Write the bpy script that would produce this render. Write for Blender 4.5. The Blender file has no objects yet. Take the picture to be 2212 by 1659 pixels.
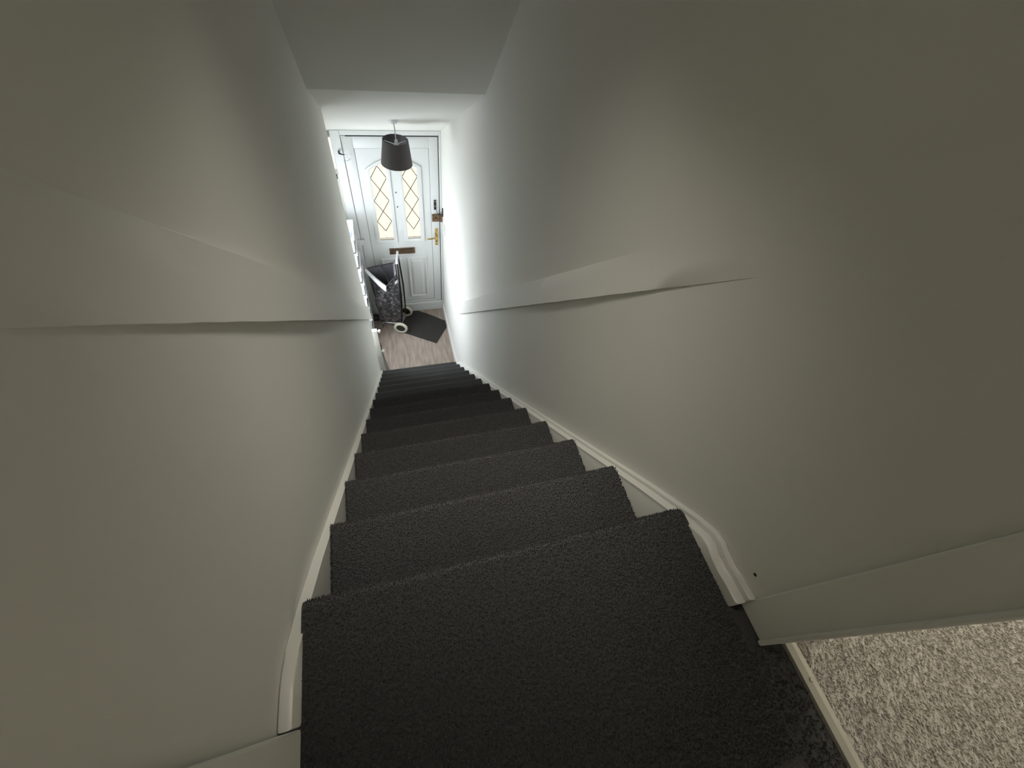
import bpy, bmesh, math, random
from mathutils import Vector, Matrix
random.seed(7)
scene = bpy.context.scene
COL = scene.collection

# ------------------------------------------------------------------ camera
CAM = Vector((-0.15410, -0.17190, 0.84100))
RIGHT = Vector((0.95965164, -0.2535032, 0.12167517))
UP = Vector((0.13988193, 0.80575413, 0.57549398))
FWD = Vector((0.24392984, 0.53525359, -0.8087038))
cam_data = bpy.data.cameras.new('camera')
cam_data.sensor_fit = 'HORIZONTAL'; cam_data.sensor_width = 36.0
cam_data.lens = 888.24 / 2212 * 36.0
cam_data.clip_start = 0.02; cam_data.clip_end = 100
cam = bpy.data.objects.new('camera', cam_data); COL.objects.link(cam)
m = Matrix.Identity(4)
for i in range(3):
    m[i][0] = RIGHT[i]; m[i][1] = UP[i]; m[i][2] = -FWD[i]; m[i][3] = CAM[i]
cam.matrix_world = m
scene.camera = cam

# ------------------------------------------------------------------ world, light levels, exposure
world = bpy.data.worlds.new('world'); scene.world = world; world.use_nodes = True
wbg = world.node_tree.nodes['Background']
wbg.inputs['Color'].default_value = (0.80, 0.88, 1.0, 1); wbg.inputs['Strength'].default_value = 1.0
HALL_WINDOW = 10.5      # daylit panes, light they give off
ROOM_WINDOW = 12.0
ADDED_STRIP_WATTS = 2.15      # watts of the added, unseen strip light
STRIP_SPREAD = 60
DOOR_GLASS = 1.0
scene.view_settings.view_transform = 'Standard'
scene.view_settings.look = 'None'
scene.view_settings.gamma = 1.0
scene.view_settings.use_curve_mapping = False
scene.view_settings.exposure = 0.0

# ------------------------------------------------------------------ measures (metres)
WL, WR = -0.4025, 0.416       # stair walls
A = 0.381                     # half width of the carpet
G, R = 0.19686, 0.20615       # going, rise
PITCH = R / G
F = -14 * R                   # hall floor
D = 3.60                      # face of the front door
YE = 2.575                    # end of the left stair wall
HX = -0.62                    # left wall of the hall

# ------------------------------------------------------------------ materials
def mat(name, col, rough=0.6, metal=0.0, noise=None, bump=None, spec=0.5, emit=None, sheen=0, stretch=None):
    ma = bpy.data.materials.new(name); ma.use_nodes = True
    nt = ma.node_tree; b = nt.nodes['Principled BSDF']
    b.inputs['Base Color'].default_value = (*col, 1)
    b.inputs['Roughness'].default_value = rough; b.inputs['Metallic'].default_value = metal
    b.inputs['Specular IOR Level'].default_value = spec
    if sheen: b.inputs['Sheen Weight'].default_value = sheen; b.inputs['Sheen Roughness'].default_value = 0.5
    tc = nt.nodes.new('ShaderNodeTexCoord'); vec = tc.outputs['Object']
    if stretch:
        mp = nt.nodes.new('ShaderNodeMapping'); mp.inputs['Scale'].default_value = stretch
        nt.links.new(vec, mp.inputs['Vector']); vec = mp.outputs['Vector']
    if noise:
        sc, amt, col2 = noise
        n = nt.nodes.new('ShaderNodeTexNoise'); n.inputs['Scale'].default_value = sc; n.inputs['Detail'].default_value = 4
        rp = nt.nodes.new('ShaderNodeMapRange'); rp.inputs['From Min'].default_value = 0.35; rp.inputs['From Max'].default_value = 0.65
        rp.inputs['To Max'].default_value = amt
        mx = nt.nodes.new('ShaderNodeMix'); mx.data_type = 'RGBA'
        nt.links.new(vec, n.inputs['Vector']); nt.links.new(n.outputs['Fac'], rp.inputs['Value'])
        nt.links.new(rp.outputs['Result'], mx.inputs['Factor'])
        mx.inputs[6].default_value = (*col, 1); mx.inputs[7].default_value = (*col2, 1)
        nt.links.new(mx.outputs[2], b.inputs['Base Color'])
    if bump:
        sc, st, dist = bump
        n = nt.nodes.new('ShaderNodeTexNoise'); n.inputs['Scale'].default_value = sc; n.inputs['Detail'].default_value = 8; n.inputs['Roughness'].default_value = 0.7
        bp = nt.nodes.new('ShaderNodeBump'); bp.inputs['Strength'].default_value = st; bp.inputs['Distance'].default_value = dist
        nt.links.new(vec, n.inputs['Vector']); nt.links.new(n.outputs['Fac'], bp.inputs['Height'])
        nt.links.new(bp.outputs['Normal'], b.inputs['Normal'])
    if emit:
        b.inputs['Emission Color'].default_value = (*emit[0], 1); b.inputs['Emission Strength'].default_value = emit[1]
    return ma

M = {}
M['wall'] = mat('wall_paint', (0.80, 0.785, 0.72), 0.75, noise=(1.3, 0.35, (0.78, 0.77, 0.715)), bump=(38, 0.14, 0.005), spec=0.25, stretch=(1, 1, 0.35))
M['wall_smooth'] = mat('wall_paint_smooth', (0.80, 0.785, 0.72), 0.75, noise=(2, 0.4, (0.78, 0.77, 0.715)), bump=(60, 0.12, 0.003), spec=0.25)
M['board'] = mat('painted_board', (0.80, 0.785, 0.72), 0.6, noise=(2, 0.4, (0.78, 0.77, 0.715)), bump=(60, 0.05, 0.002), spec=0.3)
M['ceiling'] = mat('ceiling_paint', (0.80, 0.79, 0.73), 0.85, bump=(25, 0.12, 0.004), spec=0.2)
M['gloss'] = mat('white_gloss_paint', (0.82, 0.81, 0.75), 0.35, noise=(6, 0.4, (0.77, 0.755, 0.69)), bump=(30, 0.06, 0.002))
M['carpet'] = mat('charcoal_carpet', (0.020, 0.0192, 0.0185), 0.95, noise=(190, 1.0, (0.058, 0.0555, 0.052)), bump=(330, 1.0, 0.006), spec=0.05, sheen=0.28)
M['beige'] = mat('beige_carpet', (0.60, 0.555, 0.485), 0.95, noise=(260, 1.0, (0.70, 0.655, 0.585)), bump=(240, 0.9, 0.007), spec=0.1, sheen=0.2, stretch=(1, 0.6, 1))
M['lam'] = mat('wood_laminate', (0.40, 0.325, 0.275), 0.35, noise=(9, 1.0, (0.27, 0.21, 0.17)), bump=(30, 0.05, 0.002), stretch=(4, 0.6, 1))
M['upvc'] = mat('white_upvc', (0.78, 0.79, 0.77), 0.30)
M['glass'] = mat('daylit_frosted_glass', (0.12, 0.12, 0.11), 0.4, emit=((1.0, 0.91, 0.75), DOOR_GLASS))
M['side_glass'] = mat('daylit_side_glass', (0.12, 0.12, 0.11), 0.4, emit=((1.0, 0.93, 0.79), 1.05))
M['win_glass'] = mat('daylit_window_glass', (0.8, 0.8, 0.8), 0.3, emit=((0.82, 0.90, 1.0), HALL_WINDOW))
M['room_glass'] = mat('daylit_room_glass', (0.8, 0.8, 0.8), 0.3, emit=((1.0, 0.95, 0.86), ROOM_WINDOW))
M['opal'] = mat('added_strip_opal', (0.8, 0.8, 0.78), 0.4, emit=((1.0, 0.96, 0.86), 0.5))  # glowing diffuser of the added strip light
M['lead'] = mat('lead_came', (0.11, 0.09, 0.06), 0.6, 0.0)
M['gold'] = mat('brass', (0.72, 0.52, 0.20), 0.25, 1.0, noise=(60, 0.6, (0.40, 0.27, 0.10)))
M['bronze'] = mat('bronze', (0.17, 0.105, 0.06), 0.4, 0.7, noise=(50, 0.8, (0.27, 0.18, 0.11)))
M['dark'] = mat('dark_gap', (0.03, 0.028, 0.026), 0.7)
M['black'] = mat('black_metal', (0.02, 0.02, 0.02), 0.4, 0.3)
M['grey_seal'] = mat('grey_seal', (0.22, 0.22, 0.21), 0.6)
M['light_seal'] = mat('light_seal', (0.6, 0.6, 0.58), 0.6)
M['shade'] = mat('lampshade_fabric', (0.085, 0.076, 0.076), 0.8, noise=(300, 0.5, (0.07, 0.062, 0.062)), bump=(500, 0.3, 0.001))
M['white_plastic'] = mat('white_plastic', (0.78, 0.79, 0.80), 0.35)
M['mat'] = mat('dark_doormat', (0.040, 0.037, 0.034), 0.95, noise=(250, 0.8, (0.062, 0.058, 0.054)), bump=(300, 0.8, 0.004), spec=0.1)
M['grey_mat'] = mat('grey_mat', (0.14, 0.125, 0.105), 0.9, noise=(40, 0.7, (0.10, 0.09, 0.075)))
M['bag'] = mat('floral_bag_fabric', (0.018, 0.018, 0.020), 0.45, bump=(60, 0.5, 0.004))
M['lining'] = mat('grey_bag_lining', (0.13, 0.13, 0.14), 0.5, bump=(25, 0.6, 0.006))
M['silver'] = mat('silver_strip', (0.55, 0.55, 0.58), 0.35, 0.6, noise=(40, 0.7, (0.2, 0.18, 0.18)), bump=(60, 0.6, 0.004))
M['cream_rubber'] = mat('cream_wheel', (0.66, 0.62, 0.50), 0.5)
M['chrome'] = mat('steel_tube', (0.55, 0.55, 0.56), 0.25, 1.0)
M['alu'] = mat('aluminium_strip', (0.42, 0.41, 0.37), 0.35, 0.8, bump=(120, 0.2, 0.001))
M['shoe'] = mat('dark_brown_leather', (0.045, 0.028, 0.026), 0.4)
M['sole'] = mat('dark_rubber', (0.02, 0.02, 0.02), 0.8)
# floral blotches on the bag
nt = M['bag'].node_tree; b = nt.nodes['Principled BSDF']
tc = nt.nodes.new('ShaderNodeTexCoord'); v1 = nt.nodes.new('ShaderNodeTexNoise'); v1.inputs['Scale'].default_value = 34; v1.inputs['Detail'].default_value = 3
cr = nt.nodes.new('ShaderNodeValToRGB')
els = cr.color_ramp.elements; els[0].position = 0.0; els[0].color = (0.014, 0.014, 0.016, 1); els[1].position = 0.50; els[1].color = (0.02, 0.021, 0.022, 1)
for p, c in ((0.55, (0.12, 0.105, 0.105, 1)), (0.60, (0.03, 0.04, 0.038, 1)), (0.66, (0.24, 0.17, 0.17, 1)), (0.75, (0.05, 0.05, 0.055, 1))):
    e = els.new(p); e.color = c
nt.links.new(tc.outputs['Object'], v1.inputs['Vector']); nt.links.new(v1.outputs['Fac'], cr.inputs['Fac']); nt.links.new(cr.outputs['Color'], b.inputs['Base Color'])

# ------------------------------------------------------------------ mesh helpers
def link(name, bm, ma, parent=None, smooth=False):
    bmesh.ops.recalc_face_normals(bm, faces=bm.faces[:])
    me = bpy.data.meshes.new(name); bm.to_mesh(me); bm.free()
    if ma: me.materials.append(ma)
    if smooth:
        for p in me.polygons: p.use_smooth = True
    o = bpy.data.objects.new(name, me); COL.objects.link(o)
    if parent: o.parent = parent
    return o
def empty(name, loc=(0, 0, 0)):
    o = bpy.data.objects.new(name, None); COL.objects.link(o); o.location = loc; o.empty_display_size = 0.05
    return o
def tag(o, label=None, cat=None, group=None, kind=None):
    if label: o['label'] = label
    if cat: o['category'] = cat
    if group: o['group'] = group
    if kind: o['kind'] = kind
    return o
def keep(child, parent):
    """parent without moving"""
    child.parent = parent
    child.matrix_parent_inverse = Matrix.Translation(-Vector(parent.location))
    return child
def box(bm, x0, x1, y0, y1, z0, z1, bev=0.0):
    vs = [bm.verts.new((x, y, z)) for x in (x0, x1) for y in (y0, y1) for z in (z0, z1)]
    fs = [(0, 1, 3, 2), (4, 6, 7, 5), (0, 4, 5, 1), (2, 3, 7, 6), (0, 2, 6, 4), (1, 5, 7, 3)]
    fl = [bm.faces.new([vs[i] for i in f]) for f in fs]
    if bev:
        es = list({e for f in fl for e in f.edges})
        bmesh.ops.bevel(bm, geom=es, offset=bev, segments=2, affect='EDGES', profile=0.5)
def prism(bm, pts, axis, a0, a1, bev=0.0, seg=2):
    """pts: 2-D polygon; axis 0: pts=(y,z) along x; 1: (x,z) along y; 2: (x,y) along z"""
    def P(p, a):
        return (a, p[0], p[1]) if axis == 0 else ((p[0], a, p[1]) if axis == 1 else (p[0], p[1], a))
    v0 = [bm.verts.new(P(p, a0)) for p in pts]; v1 = [bm.verts.new(P(p, a1)) for p in pts]
    n = len(pts); fl = [bm.faces.new(v0[::-1]), bm.faces.new(v1)]
    for i in range(n): fl.append(bm.faces.new((v0[i], v0[(i + 1) % n], v1[(i + 1) % n], v1[i])))
    if bev:
        es = [e for e in {e for f in fl[:2] for e in f.edges}]
        bmesh.ops.bevel(bm, geom=es, offset=bev, segments=seg, affect='EDGES', profile=0.5)
def tube(bm, pts, rad, n=10):
    pts = [Vector(p) for p in pts]; rings = []
    for i, p in enumerate(pts):
        d = (pts[min(i + 1, len(pts) - 1)] - pts[max(i - 1, 0)]).normalized()
        a = d.cross(Vector((0.13, 0.21, 0.97)) if abs(d.z) < 0.9 else Vector((0.9, 0.3, 0.1))).normalized(); c = d.cross(a)
        rr = rad[i] if isinstance(rad, (list, tuple)) else rad
        rings.append([bm.verts.new(p + rr * (math.cos(2 * math.pi * k / n) * a + math.sin(2 * math.pi * k / n) * c)) for k in range(n)])
    for i in range(len(rings) - 1):
        for k in range(n): bm.faces.new((rings[i][k], rings[i][(k + 1) % n], rings[i + 1][(k + 1) % n], rings[i + 1][k]))
    bm.faces.new(rings[0][::-1]); bm.faces.new(rings[-1])
def lathe(bm, prof, origin, axis=Vector((0, 0, 1)), n=32, closed=False):
    axis = axis.normalized(); a = axis.cross(Vector((0, 1, 0.01)) if abs(axis.y) < 0.9 else Vector((1, 0, 0.01))).normalized(); c = axis.cross(a)
    o = Vector(origin); rings = []
    for r_, h in prof:
        rings.append([bm.verts.new(o + axis * h + max(r_, 1e-4) * (math.cos(2 * math.pi * k / n) * a + math.sin(2 * math.pi * k / n) * c)) for k in range(n)])
    L = len(rings)
    for i in range(L if closed else L - 1):
        j = (i + 1) % L
        for k in range(n): bm.faces.new((rings[i][k], rings[i][(k + 1) % n], rings[j][(k + 1) % n], rings[j][k]))
def mk(name, ma, fn, *args, parent=None, smooth=False, **kw):
    bm = bmesh.new(); fn(bm, *args, **kw)
    o = link(name, bm, ma, None, smooth)
    if parent: keep(o, parent)
    return o
def smooth_angle(o, ang=40):
    for p in o.data.polygons: p.use_smooth = True
    try: o.data.set_sharp_from_angle(angle=math.radians(ang))
    except Exception: pass
    return o

# ================================================================== THE SHELL
def st(name, o, label, cat):
    tag(o, label, cat, kind='structure'); return o
# left wall: a thick partition that stops short of the hall
bm = bmesh.new(); box(bm, HX, WL, -1.30, YE, F, 2.0)
st('', link('wall_left', bm, M['wall']), 'long cream painted wall on the left of the stairs', 'wall')
# right wall, running on down to the front door
bm = bmesh.new(); box(bm, WR, WR + 0.10, -0.265, D + 0.15, F, 2.0)
st('', link('wall_right', bm, M['wall_smooth']), 'long cream painted wall on the right of the stairs', 'wall')
bm = bmesh.new(); box(bm, WR, WR + 0.10, -1.30, -1.02, 0, 2.0); box(bm, WR, WR + 0.10, -1.02, -0.265, 1.70, 2.0)
st('', link('wall_right', bm, M['wall_smooth']), 'cream wall and lintel around the doorway beside the landing', 'wall')
bm = bmesh.new(); box(bm, HX, WR + 0.10, -1.40, -1.30, -0.3, 2.0)
st('', link('wall_back', bm, M['wall_smooth']), 'cream wall at the back of the landing', 'wall')
# hall: left wall with the window opening, front wall with door and side light
WY0, WY1, WZ0, WZ1 = 2.62, 3.36, -2.35, -1.15
bm = bmesh.new()
box(bm, HX - 0.12, HX, YE - 0.2, D + 0.15, F, WZ0); box(bm, HX - 0.12, HX, YE - 0.2, D + 0.15, WZ1, 0.2)
box(bm, HX - 0.12, HX, YE - 0.2, WY0, WZ0, WZ1); box(bm, HX - 0.12, HX, WY1, D + 0.15, WZ0, WZ1)
st('', link('wall_hall_left', bm, M['wall_smooth']), 'cream hall wall with a window to the left of the front door', 'wall')
bm = bmesh.new()
box(bm, HX, -0.595, D + 0.03, D + 0.15, F, -0.4); box(bm, -0.595, -0.478, D + 0.03, D + 0.15, F, -1.17)
box(bm, -0.595, -0.478, D + 0.03, D + 0.15, -0.885, -0.4); box(bm, -0.478, WR, D + 0.05, D + 0.15, -0.828, -0.4)
st('', link('wall_front', bm, M['wall_smooth']), 'narrow strip of cream wall around the front door', 'wall')
# ceilings
CY, CZ, CS = 2.10, 0.005, -0.556
def cz(y): return CZ + CS * (y - CY)
def cz2(y): return CZ - 1.05 * (y - CY)
bm = bmesh.new(); prism(bm, [(CY, CZ), (D + 0.15, cz(D + 0.15)), (D + 0.15, cz(D + 0.15) + 0.06), (CY, CZ + 0.06)], 0, HX - 0.12, WR + 0.1)
st('', link('ceiling', bm, M['ceiling']), 'pale ceiling sloping down to the front door above the lampshade', 'ceiling')
yt = CY - (1.9 - CZ) / 1.05
bm = bmesh.new(); prism(bm, [(CY, CZ), (CY, CZ + 0.08), (yt, 1.98), (yt, 1.90)], 0, HX - 0.12, WR + 0.1)
st('', link('ceiling', bm, M['ceiling']), 'steep shaded ceiling running parallel above the stairs', 'ceiling')
bm = bmesh.new(); box(bm, HX - 0.12, WR + 0.1, -1.40, yt, 1.90, 1.98)
st('', link('ceiling', bm, M['ceiling']), 'flat ceiling above the landing', 'ceiling')
# hall floor
bm = bmesh.new(); box(bm, HX - 0.12, WR + 0.1, 2.3, D + 0.15, F - 0.05, F)
st('', link('floor', bm, M['lam']), 'brown wood effect hall floor at the foot of the stairs', 'floor')
# beige room beyond the landing doorway
RX0, RX1, RY0, RY1 = WR + 0.10, 3.0, -2.6, 1.2
bm = bmesh.new(); box(bm, 0.462, RX1, RY0, RY1, -0.06, -0.002)
bmesh.ops.subdivide_edges(bm, edges=bm.edges[:], cuts=1)
beige_floor = st('', link('floor', bm, M['beige']), 'beige carpet of the room on the right', 'floor')
bm = bmesh.new(); box(bm, RX1, RX1 + 0.1, RY0, RY1 + 0.1, 0, 2.1)
st('', link('wall_room_right', bm, M['wall_smooth']), 'cream far wall of the beige carpeted room', 'wall')
bm = bmesh.new(); box(bm, RX0, RX1, RY1, RY1 + 0.1, 0, 0.75); box(bm, RX0, RX1, RY1, RY1 + 0.1, 1.75, 2.1)
box(bm, RX0, 1.0, RY1, RY1 + 0.1, 0.75, 1.75); box(bm, 2.4, RX1, RY1, RY1 + 0.1, 0.75, 1.75)
st('', link('wall_room_front', bm, M['wall_smooth']), 'cream window wall of the beige carpeted room', 'wall')
bm = bmesh.new(); box(bm, WR, RX1, RY0 - 0.1, RY0, 0, 2.1); box(bm, WR, WR + 0.1, RY0, -1.30, 0, 2.1)
st('', link('wall_room_back', bm, M['wall_smooth']), 'cream back wall of the beige carpeted room', 'wall')
bm = bmesh.new(); box(bm, RX0, RX1 + 0.1, RY0 - 0.1, RY1 + 0.1, 2.1, 2.18); box(bm, WR, RX0, RY0, RY1, 1.98, 2.18)
st('', link('ceiling', bm, M['ceiling']), 'ceiling of the beige carpeted room', 'ceiling')

# ------------------------------------------------------------------ landing carpet (top of the stairs)
def nose_profile(T, N, back, drop):
    rr = 0.016; pts = [(back, T), (N - rr, T)]
    for i in range(1, 9):
        a = math.pi / 2 - i * math.pi / 9
        pts.append((N - rr + rr * math.cos(a), T - rr + rr * math.sin(a)))
    pts += [(N - rr, T - 2 * rr), (N - 0.022, T - 2 * rr - 0.006), (N - 0.022, T - drop), (back, T - drop)]
    return pts
bm = bmesh.new(); prism(bm, nose_profile(0, 0, -1.30, R), 0, -A - 0.003, A + 0.004)
box(bm, A + 0.004, 0.452, -1.02, -0.10, -0.05, 0.0)
o = smooth_angle(link('floor_landing', bm, M['carpet']), 50)
st('', o, 'charcoal carpet covering the landing at the top of the stairs', 'floor')

# carpet pile: short three-sided tufts, joined (nobody could count them)
def tufts(bm, spots, hgt, rad, lean, rnd):
    for p, nrm in spots:
        d = (nrm + Vector((rnd.uniform(-lean, lean), rnd.uniform(-lean, lean), rnd.uniform(-lean, lean) * .4))).normalized()
        a = d.cross(Vector((rnd.uniform(-1, 1), rnd.uniform(-1, 1), 0.3))).normalized(); c = d.cross(a)
        tip = bm.verts.new(p + d * hgt * rnd.uniform(.7, 1.2))
        vs = [bm.verts.new(p - d * .001 + rad * (math.cos(k * 2.094) * a + math.sin(k * 2.094) * c)) for k in range(3)]
        for k in range(3): bm.faces.new((vs[k], vs[(k + 1) % 3], tip))
def raw(name, bm, ma):
    me = bpy.data.meshes.new(name); bm.to_mesh(me); bm.free(); me.materials.append(ma)
    o = bpy.data.objects.new(name, me); COL.objects.link(o); o['kind'] = 'stuff'; return o
def tread_spots(x0, x1, back, rnd, sp=0.0046, rr=0.016):
    out = []; L = (0 - rr - back); arc = rr * math.pi * 0.8; s_ = 0.0
    while s_ < L + arc:
        x = x0 + rnd.uniform(0, sp)
        while x < x1:
            q_ = s_ + rnd.uniform(-sp, sp) * .45
            if q_ < L: out.append((Vector((x, back + max(q_, 0), -.0005)), Vector((0, 0, 1))))
            else:
                a = (q_ - L) / rr; nn = Vector((0, math.sin(a), math.cos(a))); out.append((Vector((x, -rr, -rr)) + nn * (rr - .0005), nn))
            x += sp * rnd.uniform(.75, 1.25)
        s_ += sp
    return out
rnd = random.Random(3)
bm = bmesh.new(); tufts(bm, tread_spots(-A, A, -0.42, rnd), 0.0055, 0.0024, 0.45, rnd)
sp_ = [(Vector((rnd.uniform(A + .002, 0.449), rnd.uniform(-0.62, -0.268), -.0005)), Vector((0, 0, 1))) for _ in range(1100)]
tufts(bm, sp_, 0.0055, 0.0024, 0.45, rnd)
pile = raw('carpet_pile', bm, M['carpet']); pile.parent = o
bm = bmesh.new()
sp_ = [(Vector((rnd.uniform(0.479, 1.45), rnd.uniform(-1.0, -0.24), -.003)), Vector((-0.45, -0.25, 1)).normalized()) for _ in range(72000)]
sp_ = [q_ for q_ in sp_ if not (q_[0].x < WR + .105 and q_[0].y > -0.266)]
tufts(bm, sp_, 0.0065, 0.0019, 0.40, rnd)
pile2 = raw('carpet_pile', bm, M['beige']); pile2.parent = beige_floor

# ------------------------------------------------------------------ staircase
stairs = empty('staircase', (0, 13 * G, F))
tag(stairs, 'steep straight staircase with charcoal carpeted steps between white strings', 'stairs')
bm = bmesh.new(); prism(bm, nose_profile(0, 0, -G - 0.022, R), 0, -A, A, bev=0.006)
bmesh.ops.recalc_face_normals(bm, faces=bm.faces[:])
first = smooth_angle(link('step', bm, M['carpet']), 50)
for k in range(1, 14):
    s_ = first if k == 1 else first.copy()
    if k > 1: COL.objects.link(s_)
    s_.location = (0, k * G, -k * R); keep(s_, stairs)
    if k == 1:
        bm = bmesh.new(); tufts(bm, tread_spots(-A, A, -G + 0.03, rnd), 0.0055, 0.0024, 0.45, rnd); pile3 = raw('carpet_pile', bm, M['carpet']); pk = pile3
    elif k <= 7: pk = pile3.copy(); COL.objects.link(pk)
    else: continue      # too far away to tell the tufts apart
    pk.parent = s_
def string_pts(top):
    low = [(2.66, F), (2.30, F)] + [(-0.1, -0.30), (top[0][0], -0.06)]
    return top + low
def pz(y, off): return -PITCH * y + off
topR = [(-0.200, 0.047), (-0.165, 0.040), (-0.138, 0.030), (-0.118, 0.036), (-0.094, 0.045), (-0.070, 0.040), (-0.035, 0.010), (0.0, -0.024)] \
    + [(y, pz(y, -0.018 + 0.006 * min(1, y / 1.5))) for y in (0.1, 0.4, 0.8, 1.3, 1.9, 2.35, 2.53)] + [(2.585, F + 0.11), (2.66, F + 0.085)]
bm = bmesh.new(); prism(bm, string_pts(topR), 0, A + 0.021, WR - 0.0005, bev=0.004); prism(bm, string_pts([(y, z - 0.013) for y, z in topR]), 0, A, A + 0.0208, bev=0.005)
o = keep(smooth_angle(link('string', bm, M['gloss'])), stairs); o['label'] = 'white painted string along the right wall'
topL = [(-0.176, 0.044), (-0.130, 0.042), (-0.099, 0.035), (-0.072, 0.018), (-0.046, -0.004), (0.0, -0.040)] \
    + [(y, pz(y, -0.032 + 0.014 * min(1, y / 1.0))) for y in (0.1, 0.4, 0.8, 1.3, 1.9, 2.35, 2.50)] + [(2.545, -2.66), (2.57, -2.70)]
low = [(2.57, F), (2.30, F), (-0.1, -0.30), (-0.176, -0.06)]
bm = bmesh.new(); prism(bm, topL + low, 0, WL + 0.0005, -A, bev=0.005)
o = keep(smooth_angle(link('string', bm, M['gloss'])), stairs); o['label'] = 'white painted string along the left wall'

# ------------------------------------------------------------------ boards along both walls, parallel to the stairs
def ramp(y, a, b): t = max(0.0, min(1.0, (y - a) / (b - a))); return t * t * (3 - 2 * t)
def board(y0, y1, t0, t1, b0, b1, xw, sgn, thick, rt, rb, name, label):
    """plastered-in board: proud of the wall by thick, its edges fading out between the ramp limits rt (top) and rb (bottom)"""
    n = 60; bm = bmesh.new(); L = []
    for i in range(n + 1):
        f = i / n; y = y0 + (y1 - y0) * f
        zt = -PITCH * y + t0 + (t1 - t0) * f + random.uniform(-.0008, .0008)
        zb = -PITCH * y + b0 + (b1 - b0) * f + random.uniform(-.0008, .0008)
        tt = -0.0008 + thick * ramp(y, *rt); tb = -0.0008 + thick * ramp(y, *rb); e = 0.004
        prof = [(-.002, zt), (tt * .7, zt - .001), (tt, zt - e), (tt * .5 + tb * .5, (zt + zb) / 2), (tb, zb + .0015), (tb * .8, zb), (-.002, zb)]
        L.append([bm.verts.new((xw + sgn * p[0], y, p[1])) for p in prof])
    for i in range(n):
        for k in range(6): bm.faces.new((L[i][k], L[i][k + 1], L[i + 1][k + 1], L[i + 1][k]))
        bm.faces.new((L[i][6], L[i][0], L[i + 1][0], L[i + 1][6]))
    bm.faces.new(L[0]); bm.faces.new(L[-1][::-1])
    o = smooth_angle(link(name, bm, M['board']), 40); return st('', o, label, 'trim')
board(0.02, 2.60, 0.851, 0.905, 0.692, 0.750, WL, 1, 0.022, (0.05, 0.70), (-0.3, 1.0), 'trim_1', 'white sloping board fixed along the left stair wall')
board(0.15, 2.535, 0.816, 0.856, 0.684, 0.706, WR, -1, 0.018, (0.35, 1.6), (0.10, 0.95), 'trim_2', 'white sloping board fixed along the right stair wall')
# door surround at the right end of the landing and a door post on the left
bm = bmesh.new(); box(bm, WR - 0.006, WR, -0.265, -0.200, 0.0, 1.76, bev=0.002); box(bm, WR - 0.012, WR + 0.006, -0.272, -0.263, 0.0, 1.76, bev=0.003)
st('', link('trim_3', bm, M['gloss']), 'white door lining edge beside the beige carpet', 'trim')
bm = bmesh.new(); box(bm, WL, WL + 0.022, -0.26, -0.178, 0.0, 1.76, bev=0.004)
st('', link('trim_4', bm, M['gloss']), 'white door lining edge at the bottom of the left wall', 'trim')
# threshold strip
th = empty('threshold_strip', (0.464, -0.64, 0)); tag(th, 'metal threshold strip between charcoal and beige carpets', 'threshold')
bm = bmesh.new(); prism(bm, [(0.450, 0.0), (0.453, 0.006), (0.464, 0.009), (0.475, 0.006), (0.478, 0.0)], 1, -1.015, -0.277)
keep(link('cover_bar', bm, M['alu']), th)
for i in range(4):
    bm = bmesh.new(); lathe(bm, [(0.0, 0.0105), (0.003, 0.0102), (0.0042, 0.0086)], (0.464, -0.34 - i * 0.2, 0), n=10)
    keep(link('screw', bm, M['alu']), th)
# small nail hole in the wall plaster
bm = bmesh.new(); lathe(bm, [(0.0, 0.0), (0.003, 0.0005), (0.0035, 0.002)], (WR - 0.002, -0.163, 0.075), Vector((1, 0, 0)), n=8)
tag(link('nail', bm, M['dark']), 'tiny dark nail in the right wall above the landing skirting', 'nail')
# hall skirting
bm = bmesh.new(); prism(bm, [(WR, F), (WR - 0.016, F), (WR - 0.016, F + 0.075), (WR - 0.008, F + 0.085), (WR, F + 0.085)], 1, 2.655, D - 0.012)
st('', link('baseboard_right', bm, M['gloss']), 'white skirting along the right hall wall', 'skirting')

# ================================================================== FRONT DOOR
door = empty('door_1', (0, D, F)); tag(door, 'white panelled front door with two leaded glass lights', 'door', kind='structure')
def dp(name, ma, fn, *a, sm=False, label=None, par=None, **k):
    bm = bmesh.new(); fn(bm, *a, **k); o = link(name, bm, ma)
    if sm: smooth_angle(o)
    if par: o.parent = par; o.matrix_parent_inverse = (par.matrix_parent_inverse.inverted() @ Matrix.Identity(4)) if False else Matrix.Translation(-Vector(door.location)).inverted() @ Matrix.Translation(-Vector(door.location)) 
    else: keep(o, door)
    if label: o['label'] = label
    return o
TOPZ = -0.820; TH = -2.765
# frame
dp('frame_post', M['upvc'], box, -0.476, -0.402, D - 0.022, D + 0.05, F, TOPZ, bev=0.004)
dp('frame_post', M['upvc'], box, 0.398, 0.4155, D - 0.022, D + 0.05, F, TOPZ, bev=0.003)
dp('frame_head', M['upvc'], box, -0.402, 0.398, D - 0.022, D + 0.05, -0.858, TOPZ, bev=0.003)
dp('threshold', M['upvc'], box, -0.402, 0.398, D - 0.03, D + 0.05, F, TH, bev=0.006)
dp('seal', M['grey_seal'], box, 0.389, 0.398, D - 0.003, D + 0.05, TH, -0.858)
dp('seal', M['light_seal'], box, -0.402, -0.397, D - 0.003, D + 0.05, TH, -0.858)
dp('seal', M['dark'], box, -0.36, 0.389, D - 0.0225, D + 0.05, -0.866, -0.859)
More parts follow.
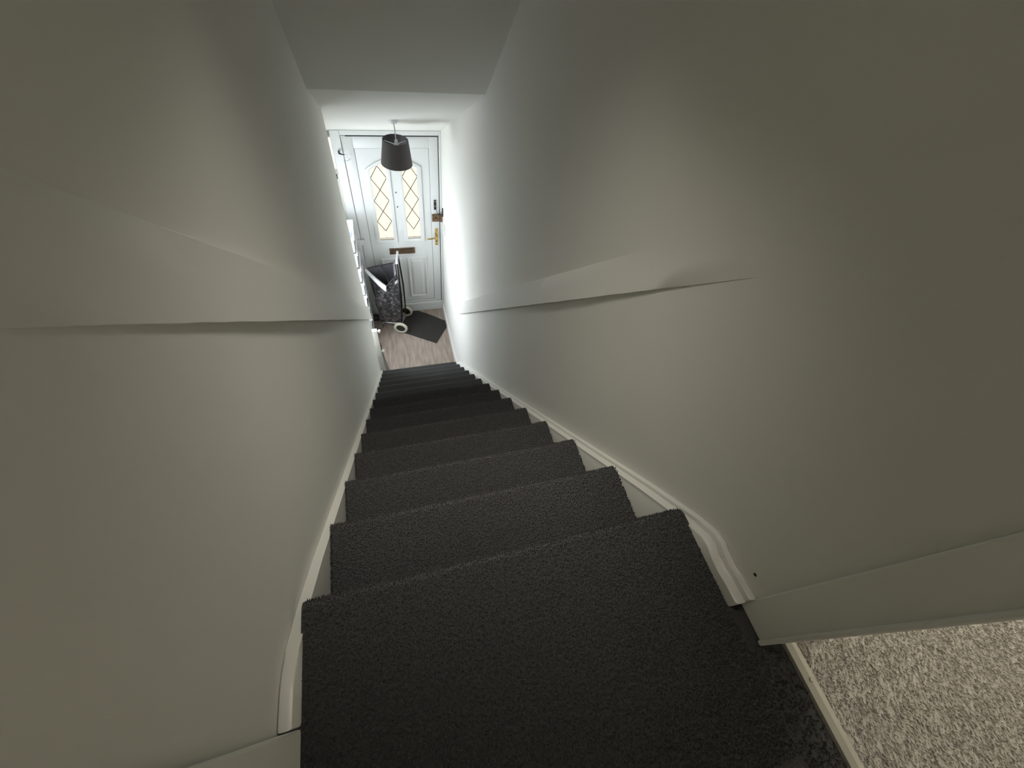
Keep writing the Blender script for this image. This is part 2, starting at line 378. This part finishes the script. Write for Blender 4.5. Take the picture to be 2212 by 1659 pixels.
# leaf: stiles and rails round the insert
IL, IR, IT, IB = -0.307, 0.307, -0.969, -2.722
def leaf(bm):
    for a in ((-0.397, IL - .004, TH + .004, -0.867), (IR + .004, 0.389, TH + .004, -0.867)): box(bm, a[0], a[1], D - 0.012, D + 0.045, a[2], a[3], bev=0.004)
    box(bm, IL - .004, IR + .004, D - 0.0115, D + 0.045, IT + .004, -0.867, bev=0.003); box(bm, IL - .004, IR + .004, D - 0.0115, D + 0.045, TH + .004, IB - .004, bev=0.003)
leaf_o = dp('leaf', M['upvc'], leaf, sm=True)
dp('seal', M['grey_seal'], box, IL - .004, IL, D - .004, D + .04, IB, IT); dp('seal', M['grey_seal'], box, IR, IR + .004, D - .004, D + .04, IB, IT)
dp('seal', M['grey_seal'], box, IL, IR, D - .004, D + .04, IT, IT + .004); dp('seal', M['grey_seal'], box, IL, IR, D - .004, D + .04, IB - .004, IB)
# insert panel with two glazed openings (arched over both)
def arch(x, extra=0.0): return -1.080 - 0.0 + extra - 1.55 * x * x
P1 = (-0.214, -0.078); P2 = (0.062, 0.196); GB = -1.868
def pane_poly(x0, x1, g=0.0):
    n = 8; pts = [(x0 - g, GB - g), (x1 + g, GB - g)]
    for i in range(n + 1):
        x = x1 + g + (x0 - x1 - 2 * g) * i / n; pts.append((x, arch(x - .0, g)))
    return pts
def insert(bm):
    def q(x0, x1, z0, z1): box(bm, x0, x1, D - 0.004, D + 0.035, z0, z1)
    q(IL, P1[0], IB, IT); q(P1[1], P2[0], IB, IT); q(P2[1], IR, IB, IT)
    for p in (P1, P2):
        q(p[0], p[1], IB, GB)
        n = 8; pts = [(p[0], IT), (p[1], IT)] + [(p[1] + (p[0] - p[1]) * i / n, arch(p[1] + (p[0] - p[1]) * i / n)) for i in range(n + 1)]
        prism(bm, pts, 1, D - 0.004, D + 0.035)
dp('insert_panel', M['upvc'], insert)
def ring(bm, inner, outer, y_in, y_out, y_back):
    """moulding between two polygons of equal count: slopes from outer edge to a crest and down to the glass"""
    n = len(inner)
    mid = [((a[0] * .55 + b_[0] * .45), (a[1] * .55 + b_[1] * .45)) for a, b_ in zip(inner, outer)]
    L = [[bm.verts.new((p[0], y, p[1])) for p in poly] for poly, y in ((inner, y_back), (inner, y_in), (mid, y_out), (outer, y_out + .004), (outer, D - 0.003))]
    for j in range(4):
        for i in range(n): bm.faces.new((L[j][i], L[j][(i + 1) % n], L[j + 1][(i + 1) % n], L[j + 1][i]))
for p in (P1, P2):
    dp('glazing_moulding', M['upvc'], ring, pane_poly(*p), pane_poly(*p, g=0.036), D - 0.012, D - 0.020, D + 0.02, sm=True)
    o = dp('pane', M['glass'], prism, pane_poly(*p), 1, D + 0.004, D + 0.012); o['label'] = 'bright frosted leaded glass'
    # diamond leads
    cx = (p[0] + p[1]) / 2; hw = (p[1] - p[0]) / 2; ph = 0.1365
    zc = [-1.10 - ph * i for i in range(0, 7)]
    def came(x0, z0, x1, z1, w=0.0026):
        d = Vector((x1 - x0, 0, z1 - z0)); L = d.length
        if L < 0.004: return
        d /= L; nrm = Vector((-d.z, 0, d.x)) * w
        bm = bmesh.new(); vs = []
        for (xx, zz) in ((x0, z0), (x1, z1)):
            for s in (-1, 1):
                for y in (D + 0.000, D + 0.0045): vs.append(bm.verts.new((xx + s * nrm.x, y, zz + s * nrm.z)))
        for f in ((0, 1, 3, 2), (4, 6, 7, 5), (0, 4, 5, 1), (2, 3, 7, 6), (0, 2, 6, 4), (1, 5, 7, 3)): bm.faces.new([vs[i] for i in f])
        keep(link('lead_came', bm, M['lead']), door)
    # crossing points sit on the pane's middle line
    zx = [-1.118 + 0.0, -1.333, -1.548, -1.763]       # tip or crossing heights, spaced by the diamond height
    dh = 0.5 * 0.215
    ztop = arch(cx) - 0.006
    came(cx, ztop, p[0], ztop - dh); came(cx, ztop, p[1], ztop - dh)
    z = ztop - dh
    for i in range(3):
        for s in (0, 1):
            a, c = p[s], p[1 - s]; za, zb = z - 0.006, z - 0.006 - 2 * dh
            zb2 = max(zb, GB + 0.014)
            if zb < GB + 0.014:
                t = (za - (GB + 0.022)) / (za - zb)
                if t > 0.5: t = 0.5
                came(a, za, a + (c - a) * t, za + (zb - za) * t)
            else: came(a, za, c, zb)
        z -= 2 * dh
    came(p[0], GB + 0.013, p[1], GB + 0.013, 0.0014)
    came(cx, GB + 0.013, cx, z + 0.02 if z + 0.02 > GB + 0.02 else GB + 0.03, 0.0014)
# lower raised panels
for x0, x1 in ((-0.240, -0.028), (0.028, 0.240)):
    def rp(bm):
        zt, zb = -2.100, -2.668
        def rect(i): return [(x0 + i, zb + i), (x1 - i, zb + i), (x1 - i, zt - i), (x0 + i, zt - i)]
        L = [[bm.verts.new((p[0], y, p[1])) for p in rect(i)] for i, y in ((0, D - .003), (.004, D - .014), (.016, D - .017), (.026, D - .006), (.036, D - .004), (.060, D - .012))]
        for j in range(len(L) - 1):
            for i in range(4): bm.faces.new((L[j][i], L[j][(i + 1) % 4], L[j + 1][(i + 1) % 4], L[j + 1][i]))
        bm.faces.new(L[-1])
    dp('raised_panel', M['upvc'], rp)
# letter plate
lp = dp('letter_plate', M['bronze'], box, -0.140, 0.120, D - 0.016, D, -2.046, -1.976, bev=0.003); lp['label'] = 'bronze letter plate'
dp('letter_flap', M['bronze'], box, -0.118, 0.098, D - 0.020, D - 0.015, -2.036, -1.992, bev=0.002)
dp('letter_slot', M['dark'], box, -0.118, 0.098, D - 0.0175, D - 0.012, -1.992, -1.984)
# spyhole screws
for z in (-1.364, -1.509):
    dp('screw', M['dark'], lathe, [(0.0, 0.0), (0.005, 0.001), (0.006, 0.004), (0.006, 0.012)], (-0.008, D - 0.012, z), Vector((0, 1, 0)), n=12)
# brass lever handle
hz = -1.756
h = dp('handle_plate', M['gold'], box, 0.340, 0.370, D - 0.021, D - 0.012, -1.958, hz, bev=0.004); h['label'] = 'brass handle plate'
dp('lever', M['gold'], tube, [(0.355, D - 0.018, -1.838), (0.355, D - 0.058, -1.838), (0.345, D - 0.066, -1.838), (0.305, D - 0.066, -1.840), (0.262, D - 0.062, -1.846), (0.248, D - 0.058, -1.850)], [0.009, 0.008, 0.009, 0.008, 0.0075, 0.006], sm=True)
dp('handle_rose', M['gold'], lathe, [(0.0, 0.0), (0.011, 0.0), (0.013, 0.004), (0.013, 0.01)], (0.355, D - 0.027, -1.838), Vector((0, 1, 0)), n=20)
dp('keyhole', M['bronze'], lathe, [(0.0, 0.0), (0.008, 0.0), (0.009, 0.003)], (0.355, D - 0.023, -1.905), Vector((0, 1, 0)), n=16)
for z in (-1.945, -1.775): dp('screw', M['bronze'], lathe, [(0.0, 0.0), (0.0045, 0.0), (0.005, 0.003)], (0.355, D - 0.0225, z), Vector((0, 1, 0)), n=12)
# rim lock
dp('rim_lock', M['bronze'], box, 0.314, 0.391, D - 0.042, D - 0.012, -1.664, -1.594, bev=0.003)['label'] = 'dark brown rim lock'
dp('lock_keep', M['bronze'], box, 0.394, 0.4150, D - 0.046, D - 0.016, -1.668, -1.590, bev=0.003)
dp('lock_knob', M['bronze'], lathe, [(0.0, 0.0), (0.011, 0.0), (0.012, 0.006), (0.009, 0.016)], (0.348, D - 0.056, -1.629), Vector((0, 1, 0)), n=18)
# security chain
dp('chain_slide', M['black'], box, 0.338, 0.360, D - 0.022, D - 0.012, -1.545, -1.444, bev=0.003)['label'] = 'black door chain slide'
for z in (-1.455, -1.505): dp('screw', M['gold'], lathe, [(0.0, 0.0), (0.0045, 0.0), (0.005, 0.003)], (0.349, D - 0.0245, z), Vector((0, 1, 0)), n=10)
pts = []
for i in range(13):
    t = i / 12; pts.append((0.356 + t * 0.050, D - 0.022 - 0.06 * t, -1.538 - 0.050 * math.sin(math.pi * min(1, t * 1.05)) + 0.01 * t))
for i in range(12):
    a, c = Vector(pts[i]), Vector(pts[i + 1]); mid = (a + c) / 2; dirv = (c - a).normalized()
    side = dirv.cross(Vector((0, 0, 1)) if i % 2 else Vector((0, 1, 0))).normalized()
    loop = [mid + dirv * 0.0055 * math.cos(k * math.pi / 4) + side * 0.0032 * math.sin(k * math.pi / 4) for k in range(9)]
    dp('chain_link', M['black'], tube, loop, 0.0013, n=5)
dp('chain_plate', M['black'], box, 0.405, 0.4155, D - 0.098, D - 0.080, -1.575, -1.490, bev=0.002)
# hook on the frame and little ledge below
dp('hook', M['black'], tube, [(-0.432, D - 0.020, -0.985), (-0.430, D - 0.050, -0.986), (-0.41, D - 0.056, -0.992), (-0.39, D - 0.055, -0.995)], [0.008, 0.008, 0.005, 0.003], sm=True)
hk = [(-0.39 + 0.045 * math.cos(t) * 0.9, D - 0.052, -1.02 + 0.028 * math.sin(t)) for t in [math.pi * (0.6 - 1.25 * i / 10) for i in range(11)]]
dp('hook_wire', M['chrome'], tube, hk, 0.0018, n=6, sm=True)
dp('bracket', M['upvc'], prism, [(-0.442, -1.838), (-0.366, -1.838), (-0.368, -1.852), (-0.385, -1.878), (-0.415, -1.884), (-0.418, -1.915), (-0.428, -1.915), (-0.432, -1.880), (-0.442, -1.872)], 1, D - 0.060, D - 0.022, bev=0.003)

# side light beside the door
sl = empty('window_2', (-0.536, D + 0.03, -1.17)); tag(sl, 'slim bright side window left of the front door', 'window', kind='structure')
bm = bmesh.new(); box(bm, -0.592, -0.484, D + 0.045, D + 0.052, -1.165, -0.89); keep(link('pane', bm, M['side_glass']), sl)
bm = bmesh.new(); box(bm, -0.594, -0.4785, D - 0.010, D + 0.05, -0.884, -0.874, bev=0.002); keep(link('window_head', bm, M['upvc']), sl)
bm = bmesh.new(); box(bm, -0.594, -0.4785, D - 0.005, D + 0.06, -1.180, -1.165, bev=0.002); keep(link('window_sill', bm, M['upvc']), sl)
bm = bmesh.new(); box(bm, -0.505, -0.486, D - 0.03, D - 0.005, -1.215, -1.182, bev=0.003); keep(link('latch', bm, M['black']), sl)

# hall window in the left wall
win = empty('window_1', (HX - 0.06, (WY0 + WY1) / 2, WZ0)); tag(win, 'daylit window in the left hall wall', 'window', kind='structure')
bm = bmesh.new(); box(bm, HX - 0.075, HX - 0.065, WY0 + .04, WY1 - .04, WZ0 + .04, WZ1 - .04); keep(link('pane', bm, M['win_glass']), win)
for a in ((WY0, WY0 + .045, WZ0, WZ1), (WY1 - .045, WY1, WZ0, WZ1), (WY0 + .045, WY1 - .045, WZ0, WZ0 + .045), (WY0 + .045, WY1 - .045, WZ1 - .045, WZ1)):
    bm = bmesh.new(); box(bm, HX - 0.10, HX - 0.045, *a, bev=0.003); keep(link('window_frame', bm, M['upvc']), win)
bm = bmesh.new(); box(bm, HX - 0.06, HX + 0.012, WY0 + 0.01, WY1 - 0.01, WZ0 - 0.0, WZ0 + 0.02, bev=0.004); keep(link('window_sill', bm, M['gloss']), win)
# window of the beige room
win3 = empty('window_3', (1.7, RY1 + 0.05, 0.75)); tag(win3, 'daylit window of the beige carpeted room', 'window', kind='structure')
bm = bmesh.new(); box(bm, 1.04, 2.36, RY1 + 0.05, RY1 + 0.06, 0.79, 1.71); keep(link('pane', bm, M['room_glass']), win3)
for a in ((1.0, 1.05, .75, 1.75), (2.35, 2.40, .75, 1.75), (1.05, 2.35, .75, .80), (1.05, 2.35, 1.70, 1.75), (1.68, 1.72, .80, 1.70)):
    bm = bmesh.new(); box(bm, a[0], a[1], RY1 + 0.03, RY1 + 0.08, a[2], a[3], bev=0.003); keep(link('window_frame', bm, M['upvc']), win3)
# louvred strip light, added out of view to brighten the stair walls
S0, S1 = Vector((0.0, 0.14, 1.34)), Vector((0.0, 0.78, 1.33)); SC = (S0 + S1) / 2
SD = (S1 - S0).normalized(); SN = Vector((0, SD.z, -SD.y)); SL = (S1 - S0).length
cl = empty('added_strip_light', SC); tag(cl, 'slim white louvred strip light added out of view over the head of the stairs', 'light')
def slab(bm, x0, x1, a0, a1, n0, n1):
    vs = [bm.verts.new(SC + Vector((x, 0, 0)) + SD * a + SN * n) for x in (x0, x1) for a in (a0, a1) for n in (n0, n1)]
    for f in ((0, 1, 3, 2), (4, 6, 7, 5), (0, 4, 5, 1), (2, 3, 7, 6), (0, 2, 6, 4), (1, 5, 7, 3)): bm.faces.new([vs[i] for i in f])
mk('housing', M['white_plastic'], slab, -0.045, 0.045, -SL / 2, SL / 2, -0.045, -0.012, parent=cl)
for x in (-0.045, 0.040): mk('baffle', M['white_plastic'], slab, x, x + 0.005, -SL / 2, SL / 2, -0.012, 0.015, parent=cl)
mk('diffuser', M['opal'], slab, -0.038, 0.038, -SL / 2 + .01, SL / 2 - .01, -0.0115, -0.006, parent=cl)
for f in (-0.38, 0.38):
    p_ = SC + SD * (f * SL) - SN * 0.04; mk('wire', M['chrome'], tube, [p_, (p_.x, p_.y, min(1.90, cz2(p_.y)))], 0.0015, 6, parent=cl)
ld = bpy.data.lights.new('strip', 'AREA'); ld.shape = 'RECTANGLE'; ld.size = 0.07; ld.size_y = SL - 0.02  # beam of the added strip, narrowed to spare the upper walls
ld.energy = ADDED_STRIP_WATTS; ld.color = (1.0, 0.95, 0.85); ld.spread = math.radians(STRIP_SPREAD)
lo = bpy.data.objects.new('added_strip_beam', ld); COL.objects.link(lo)
lm = Matrix.Identity(4); zx = -SN; yx = SD; xx = yx.cross(zx)
for i in range(3): lm[i][0] = xx[i]; lm[i][1] = yx[i]; lm[i][2] = zx[i]; lm[i][3] = (SC + SN * 0.016)[i]
lo.matrix_world = lm; lo.parent = cl; lo.matrix_parent_inverse = Matrix.Translation(-SC)

# light switch on the right wall
sw = empty('light_switch', (WR, 3.42, -1.66)); tag(sw, 'white light switch on the right wall beside the door lock', 'switch')
bm = bmesh.new(); box(bm, WR - 0.009, WR, 3.385, 3.455, -1.715, -1.630, bev=0.003); keep(link('plate', bm, M['white_plastic']), sw)
bm = bmesh.new(); box(bm, WR - 0.013, WR - 0.008, 3.410, 3.430, -1.690, -1.655, bev=0.002); keep(link('rocker', bm, M['white_plastic']), sw)

# ================================================================== PENDANT LAMP
LX, LY = 0.006, 3.017
lamp = empty('pendant_lamp', (LX, LY, cz(LY))); tag(lamp, 'dark grey drum pendant lampshade hanging from the hall ceiling', 'lamp')
nrm = Vector((0, CS, -1)).normalized()
nrm = Vector((0, -(-CS), -1)).normalized() if False else Vector((0, CS, -1)).normalized()
bm = bmesh.new(); lathe(bm, [(0.0, 0.022), (0.012, 0.021), (0.024, 0.015), (0.033, 0.007), (0.036, 0.0)], (LX, LY, cz(LY)), nrm)
keep(smooth_angle(link('ceiling_rose', bm, M['white_plastic'])), lamp)
bm = bmesh.new(); tube(bm, [(LX, LY, cz(LY) - 0.02), (LX + .003, LY, -0.56), (LX + .005, LY, -0.66)], 0.0035, n=8); keep(smooth_angle(link('cord', bm, M['white_plastic'])), lamp)
bm = bmesh.new(); lathe(bm, [(0.0, 0.0), (0.010, 0.0), (0.013, -0.02), (0.019, -0.03), (0.019, -0.075), (0.0, -0.078)], (LX + .005, LY, -0.632)); keep(smooth_angle(link('lamp_holder', bm, M['white_plastic'])), lamp)
ax = Vector((0.04, 0.03, 1)).normalized()
bm = bmesh.new(); lathe(bm, [(0.114, 0.0), (0.0905, 0.168), (0.0890, 0.168), (0.1125, 0.0)], (LX - .006, LY, -0.800), ax, n=48, closed=True)
sh = keep(smooth_angle(link('lamp_shade', bm, M['shade'])), lamp)
cen = Vector((LX - .006, LY, -0.800)) + ax * 0.140
for k in range(3):
    a = k * 2 * math.pi / 3 + 0.5; e = cen + Vector((math.cos(a) * 0.091, math.sin(a) * 0.091, 0.0))
    bm = bmesh.new(); tube(bm, [cen + Vector((0, 0, -.005)), e], 0.003, n=6); keep(link('spoke', bm, M['white_plastic']), lamp)
bm = bmesh.new(); lathe(bm, [(0.0, 0.0), (0.013, -0.004), (0.016, -0.02), (0.028, -0.045), (0.030, -0.065), (0.020, -0.088), (0.0, -0.095)], (LX + .005, LY, -0.705)); keep(smooth_angle(link('bulb', bm, M['white_plastic'])), lamp)

# ================================================================== HALL THINGS
# doormat
u = Vector((-0.847, 0.532)); v = Vector((0.57, 0.82)); P0 = Vector((0.239, 3.012))
def mp(a, c): p = P0 + u * a + v * c; return (p.x, p.y)
poly = [mp(0, 0), mp(0, 0.293), mp(0.035, 0.392), mp(0.33, 0.395), mp(0.440, 0.395), mp(0.50, 0.36), mp(0.52, 0)]
poly = [(min(x, WR - 0.018), min(y, D - 0.034)) for x, y in poly]
bm = bmesh.new(); prism(bm, poly, 2, F + 0.0005, F + 0.007, bev=0.002)
tag(link('doormat', bm, M['mat']), 'dark charcoal doormat lying askew before the front door', 'doormat')
# strip mat beside the left wall end
poly = [(-0.600, 2.60), (-0.345, 2.60), (-0.316, 2.70), (-0.372, 2.985), (-0.410, 3.16), (-0.600, 3.10)]
bm = bmesh.new(); prism(bm, poly, 2, F + 0.0005, F + 0.005)
tag(link('floor_mat', bm, M['grey_mat']), 'small flat grey brown mat beside the end of the left wall', 'mat')
# white post with knobs at the wall end
gp = empty('gate_post', (-0.38, 2.70, F)); tag(gp, 'low white post with two knobs at the end of the left wall', 'post')
bm = bmesh.new(); box(bm, -0.412, -0.364, 2.672, 2.712, F + 0.006, -2.215, bev=0.004); keep(link('post', bm, M['gloss']), gp)
bm = bmesh.new(); box(bm, -0.436, -0.414, 2.668, 2.700, F + 0.006, -2.205, bev=0.003); keep(link('back_rail', bm, M['gloss']), gp)
for z in (-2.235, -2.535):
    bm = bmesh.new(); lathe(bm, [(0.0, 0.034), (0.012, 0.032), (0.017, 0.024), (0.017, 0.016), (0.009, 0.010), (0.008, 0.0)], (-0.366, 2.692, z), Vector((1, 0, 0)), n=18); keep(smooth_angle(link('knob', bm, M['gloss'])), gp)
# tower of stacked white bins
tw = empty('storage_tower', (-0.51, 3.28, F)); tag(tw, 'tall white stack of storage bins half hidden behind the left wall', 'storage')
nb = 8; bh = (-1.516 - F) / nb
def bin_(bm):
    x0, x1, y0, y1, t = -0.600, -0.423, 3.15, 3.43, 0.016
    def rect(i, z): return [(x0 + i, y0 + i, z), (x1 - i, y0 + i, z), (x1 - i, y1 - i, z), (x0 + i, y1 - i, z)]
    L = [[bm.verts.new(p) for p in r_] for r_ in (rect(0.026, 0.001), rect(0.012, bh - 0.030), rect(0.012, bh - 0.022), rect(0, bh - 0.020), rect(0, bh - 0.001), rect(0.010, bh - 0.001), rect(0.018, 0.012))]
    for j in range(len(L) - 1):
        for i in range(4): bm.faces.new((L[j][i], L[j][(i + 1) % 4], L[j + 1][(i + 1) % 4], L[j + 1][i]))
    bm.faces.new(L[0][::-1]); bm.faces.new(L[-1])
bm = bmesh.new(); bin_(bm); b0 = link('bin', bm, M['white_plastic'])
for i in range(nb):
    o = b0 if i == 0 else b0.copy()
    if i: COL.objects.link(o)
    o.location = (random.uniform(-.004, .004), random.uniform(-.006, .006), F + i * bh); keep(o, tw)
    bm = bmesh.new(); box(bm, -0.4335, -0.4285, 3.22, 3.36, F + i * bh + bh * .55, F + i * bh + bh * .68); h_ = link('handle_slot', bm, M['light_seal']); keep(h_, tw)
# shoes
def shoe(loc, rz, label):
    t = empty('shoe', loc); t.rotation_euler = (0, 0, rz); tag(t, label, 'shoe', 'dark shoes on the hall floor')
    bm = bmesh.new()
    secs = [(-0.13, .030, .055, .012), (-0.11, .036, .075, .01), (-0.06, .034, .082, .01), (-0.01, .036, .066, .01), (0.05, .043, .048, .01), (0.10, .038, .038, .01), (0.135, .020, .026, .012)]
    rings = []
    for y, w, hgt, z0 in secs:
        rings.append([bm.verts.new((w * math.cos(a) * (1 if math.sin(a) < 0.3 else .82), y, z0 + max(0, math.sin(a)) * hgt)) for a in [k * math.pi / 7 for k in range(8)]])
    for i in range(len(rings) - 1):
        for k in range(7): bm.faces.new((rings[i][k], rings[i][k + 1], rings[i + 1][k + 1], rings[i + 1][k]))
        bm.faces.new((rings[i][0], rings[i + 1][0], rings[i + 1][7], rings[i][7]))
    bm.faces.new(rings[0]); bm.faces.new(rings[-1][::-1])
    o = smooth_angle(link('upper', bm, M['shoe']), 60); o.parent = t
    bm = bmesh.new(); prism(bm, [(.034 * s * w_, y) for s, w_, y in ((1, .8, -.135), (1, 1.05, -.10), (1, 1.0, 0), (1, 1.3, .06), (1, 1.1, .11), (.4, 1, .142), (-.4, 1, .142), (-1, 1.1, .11), (-1, 1.3, .06), (-1, 1.0, 0), (-1, 1.05, -.10), (-1, .8, -.135))], 2, 0.0, 0.014)
    o = link('sole', bm, M['sole']); o.parent = t
    return t
shoe((-0.418, 2.99, F + 0.006), 0.06, 'dark brown shoe on the floor beside the white post')
shoe((-0.475, 3.512, F + 0.001), -1.5708, 'dark shoe between the shopping trolley and white bins')

# ================================================================== SHOPPING TROLLEY
tr = empty('shopping_trolley', (-0.10, 3.38, F)); tag(tr, 'black floral shopping trolley bag with cream wheels near the front door', 'trolley')
W1 = Vector((-0.136, 3.235, F + 0.085)); W2 = Vector((-0.050, 3.500, F + 0.085))
axd = (W2 - W1).normalized()
for c in (W1, W2):
    bm = bmesh.new(); lathe(bm, [(0.052, -0.013), (0.070, -0.015), (0.077, -0.009), (0.078, 0.0), (0.077, 0.009), (0.070, 0.015), (0.052, 0.013)], c, axd, n=40, closed=True)
    w_ = keep(smooth_angle(link('wheel', bm, M['cream_rubber']), 50), tr)
    bm = bmesh.new(); lathe(bm, [(0.0, -0.008), (0.018, -0.010), (0.022, -0.004), (0.053, -0.003), (0.053, 0.003), (0.022, 0.004), (0.018, 0.010), (0.0, 0.008)], c, axd, n=32)
    keep(smooth_angle(link('hub', bm, M['black']), 50), tr)
bm = bmesh.new(); tube(bm, [W1, W2], 0.006); keep(smooth_angle(link('axle', bm, M['chrome'])), tr)
HN, HF = Vector((-0.087, 3.310, -1.932)), Vector((-0.066, 3.462, -1.932))
for c, hnd in ((W1 + axd * 0.045, HN), (W2 - axd * 0.045, HF)):
    bm = bmesh.new(); tube(bm, [c, c + Vector((0.012, 0.0, 0.10)), (c + hnd) / 2 + Vector((0.022, 0, 0)), hnd + Vector((0.004, 0, -0.05)), hnd], 0.0075); keep(smooth_angle(link('upright', bm, M['black'])), tr)
bm = bmesh.new(); d_ = (HF - HN).normalized(); tube(bm, [HN - d_ * .02, HN - d_ * .012, HF + d_ * .012, HF + d_ * .02], [0.008, 0.0125, 0.0125, 0.008], n=14); keep(smooth_angle(link('grip', bm, M['white_plastic'])), tr)
bm = bmesh.new(); tube(bm, [W1 + axd * .05 + Vector((0, 0, .02)), (-0.30, 3.335, F + 0.10), (-0.335, 3.345, F + 0.08), (-0.338, 3.345, F + 0.004), (-0.315, 3.46, F + 0.004), (-0.31, 3.46, F + 0.08), (-0.27, 3.46, F + 0.10), W2 - axd * .05 + Vector((0, 0, .02))], 0.006); keep(smooth_angle(link('foot_stand', bm, M['chrome'])), tr)
# bag: lofted loops (far-back, far-front, near-front, near-back)
LO = [
    [(-0.085, 3.465, -2.735), (-0.335, 3.470, -2.735), (-0.362, 3.310, -2.735), (-0.118, 3.262, -2.735)],
    [(-0.080, 3.480, -2.600), (-0.345, 3.475, -2.600), (-0.350, 3.285, -2.600), (-0.112, 3.235, -2.600)],
    [(-0.080, 3.480, -2.430), (-0.360, 3.455, -2.430), (-0.345, 3.275, -2.430), (-0.100, 3.240, -2.430)],
    [(-0.085, 3.475, -2.260), (-0.388, 3.425, -2.260), (-0.300, 3.260, -2.290), (-0.096, 3.255, -2.260)],
    [(-0.104, 3.466, -2.052), (-0.410, 3.392, -2.050), (-0.236, 3.252, -2.195), (-0.100, 3.285, -2.062)],
]
def bez_loop(q_, n=12, rnd=0.16):
    q_ = [Vector(p) for p in q_]; out = []
    for i in range(4):
        a, c = q_[i], q_[(i + 1) % 4]
        for k in range(n):
            t = k / n; p = a.lerp(c, t)
            out.append(p)
    # round the corners
    N = len(out)
    for _ in range(3): out = [(out[i - 1] + out[i] * 2 + out[(i + 1) % N]) / 4 for i in range(N)]
    return out
def cat(p0, p1, p2, p3, t):
    return 0.5 * ((2 * p1) + (-p0 + p2) * t + (2 * p0 - 5 * p1 + 4 * p2 - p3) * t * t + (-p0 + 3 * p1 - 3 * p2 + p3) * t ** 3)
rows = []; NL = len(LO); SUB = 7
base = [bez_loop(l) for l in LO]
for i in range(NL - 1):
    for s in range(SUB + (1 if i == NL - 2 else 0)):
        t = s / SUB
        a, b_, c, d_ = base[max(i - 1, 0)], base[i], base[i + 1], base[min(i + 2, NL - 1)]
        rows.append([cat(a[k], b_[k], c[k], d_[k], t) for k in range(len(b_))])
K = len(rows[0]); NR = len(rows)
for i, row in enumerate(rows):          # folds in the cloth
    cen = sum(row, Vector()) / K; f = i / (NR - 1)
    for k in range(K):
        out = (row[k] - cen); out.z = 0; out.normalize()
        amp = 0.011 * math.sin(math.pi * min(1, f * 1.05))
        row[k] = row[k] + out * amp * (math.sin(k * 0.9 + 4 * f) + 0.6 * math.sin(k * 1.7 - 7 * f + 1.0))
        if row[k].y > D - 0.045: row[k].y = D - 0.045
def loft(bm, rws, cap=True):
    L = [[bm.verts.new(p) for p in r_] for r_ in rws]
    for i in range(len(L) - 1):
        for k in range(K): bm.faces.new((L[i][k], L[i][(k + 1) % K], L[i + 1][(k + 1) % K], L[i + 1][k]))
    if cap: bm.faces.new(L[0][::-1])
    return L
bm = bmesh.new(); loft(bm, rows)
for f in bm.faces: f.smooth = True
bag = keep(link('bag', bm, M['bag'], smooth=True), tr); bag['label'] = 'black fabric bag with grey and pink floral print'
inner = []
for i, row in enumerate(rows[6:]):
    cen = sum(row, Vector()) / K; inner.append([cen + (p - cen) * (1 - 0.006 / max((p - cen).length, .02)) for p in row])
bm = bmesh.new(); loft(bm, inner); keep(link('lining', bm, M['lining'], smooth=True), tr)['label'] = 'grey bag lining'
top = rows[-1]
bm = bmesh.new(); tube(bm, [top[k % K] for k in range(0, 14)], 0.004, n=6); keep(smooth_angle(link('rim_piping', bm, M['black'])), tr)
bm = bmesh.new(); tube(bm, [top[k % K] for k in range(26, K)], 0.004, n=6); keep(smooth_angle(link('rim_piping', bm, M['black'])), tr)
# pale folded flap along the near edge
Aq, Dq = Vector((-0.402, 3.384, -2.058)), Vector((-0.222, 3.246, -2.190))
bm = bmesh.new(); L = []
for i in range(9):
    t = i / 8; p = Aq.lerp(Dq, t); wdt = 0.004 + 0.034 * min(1, t * 1.15)
    sag = Vector((0, 0, -0.012 * math.sin(math.pi * t)))
    L.append([bm.verts.new(p + sag + Vector((0.004, 0.010, 0.010))), bm.verts.new(p + sag + Vector((-0.002, -0.004, 0.011))), bm.verts.new(p + sag + Vector((-0.010, -0.012 - wdt * .35, -wdt * 0.9)))])
for i in range(8):
    for k in range(2): bm.faces.new((L[i][k], L[i + 1][k], L[i + 1][k + 1], L[i][k + 1]))
o = keep(link('flap', bm, M['white_plastic'], smooth=True), tr); o['label'] = 'pale folded inner flap'
so = o.modifiers.new('solid', 'SOLIDIFY'); so.thickness = 0.003
# strap across the opening, and the silvery folded hem by the handle
bm = bmesh.new(); tube(bm, [(-0.245, 3.432, -2.056), (-0.235, 3.40, -2.085), (-0.205, 3.34, -2.14), (-0.190, 3.275, -2.175)], 0.005, n=6); keep(smooth_angle(link('strap', bm, M['black'])), tr)
bm = bmesh.new(); L = []
for i in range(8):
    t = i / 7; p = Vector((-0.108, 3.46, -2.048)).lerp(Vector((-0.112, 3.255, -2.16)), t)
    wv = 0.004 * math.sin(i * 2.1)
    L.append([bm.verts.new(p + Vector((0.016, 0, 0.006 + wv))), bm.verts.new(p + Vector((-0.004, -0.004, 0.012 - wv))), bm.verts.new(p + Vector((-0.020, -0.004, -0.010 + wv)))])
for i in range(7):
    for k in range(2): bm.faces.new((L[i][k], L[i + 1][k], L[i + 1][k + 1], L[i][k + 1]))
o = keep(link('hem', bm, M['silver'], smooth=True), tr); so = o.modifiers.new('solid', 'SOLIDIFY'); so.thickness = 0.003
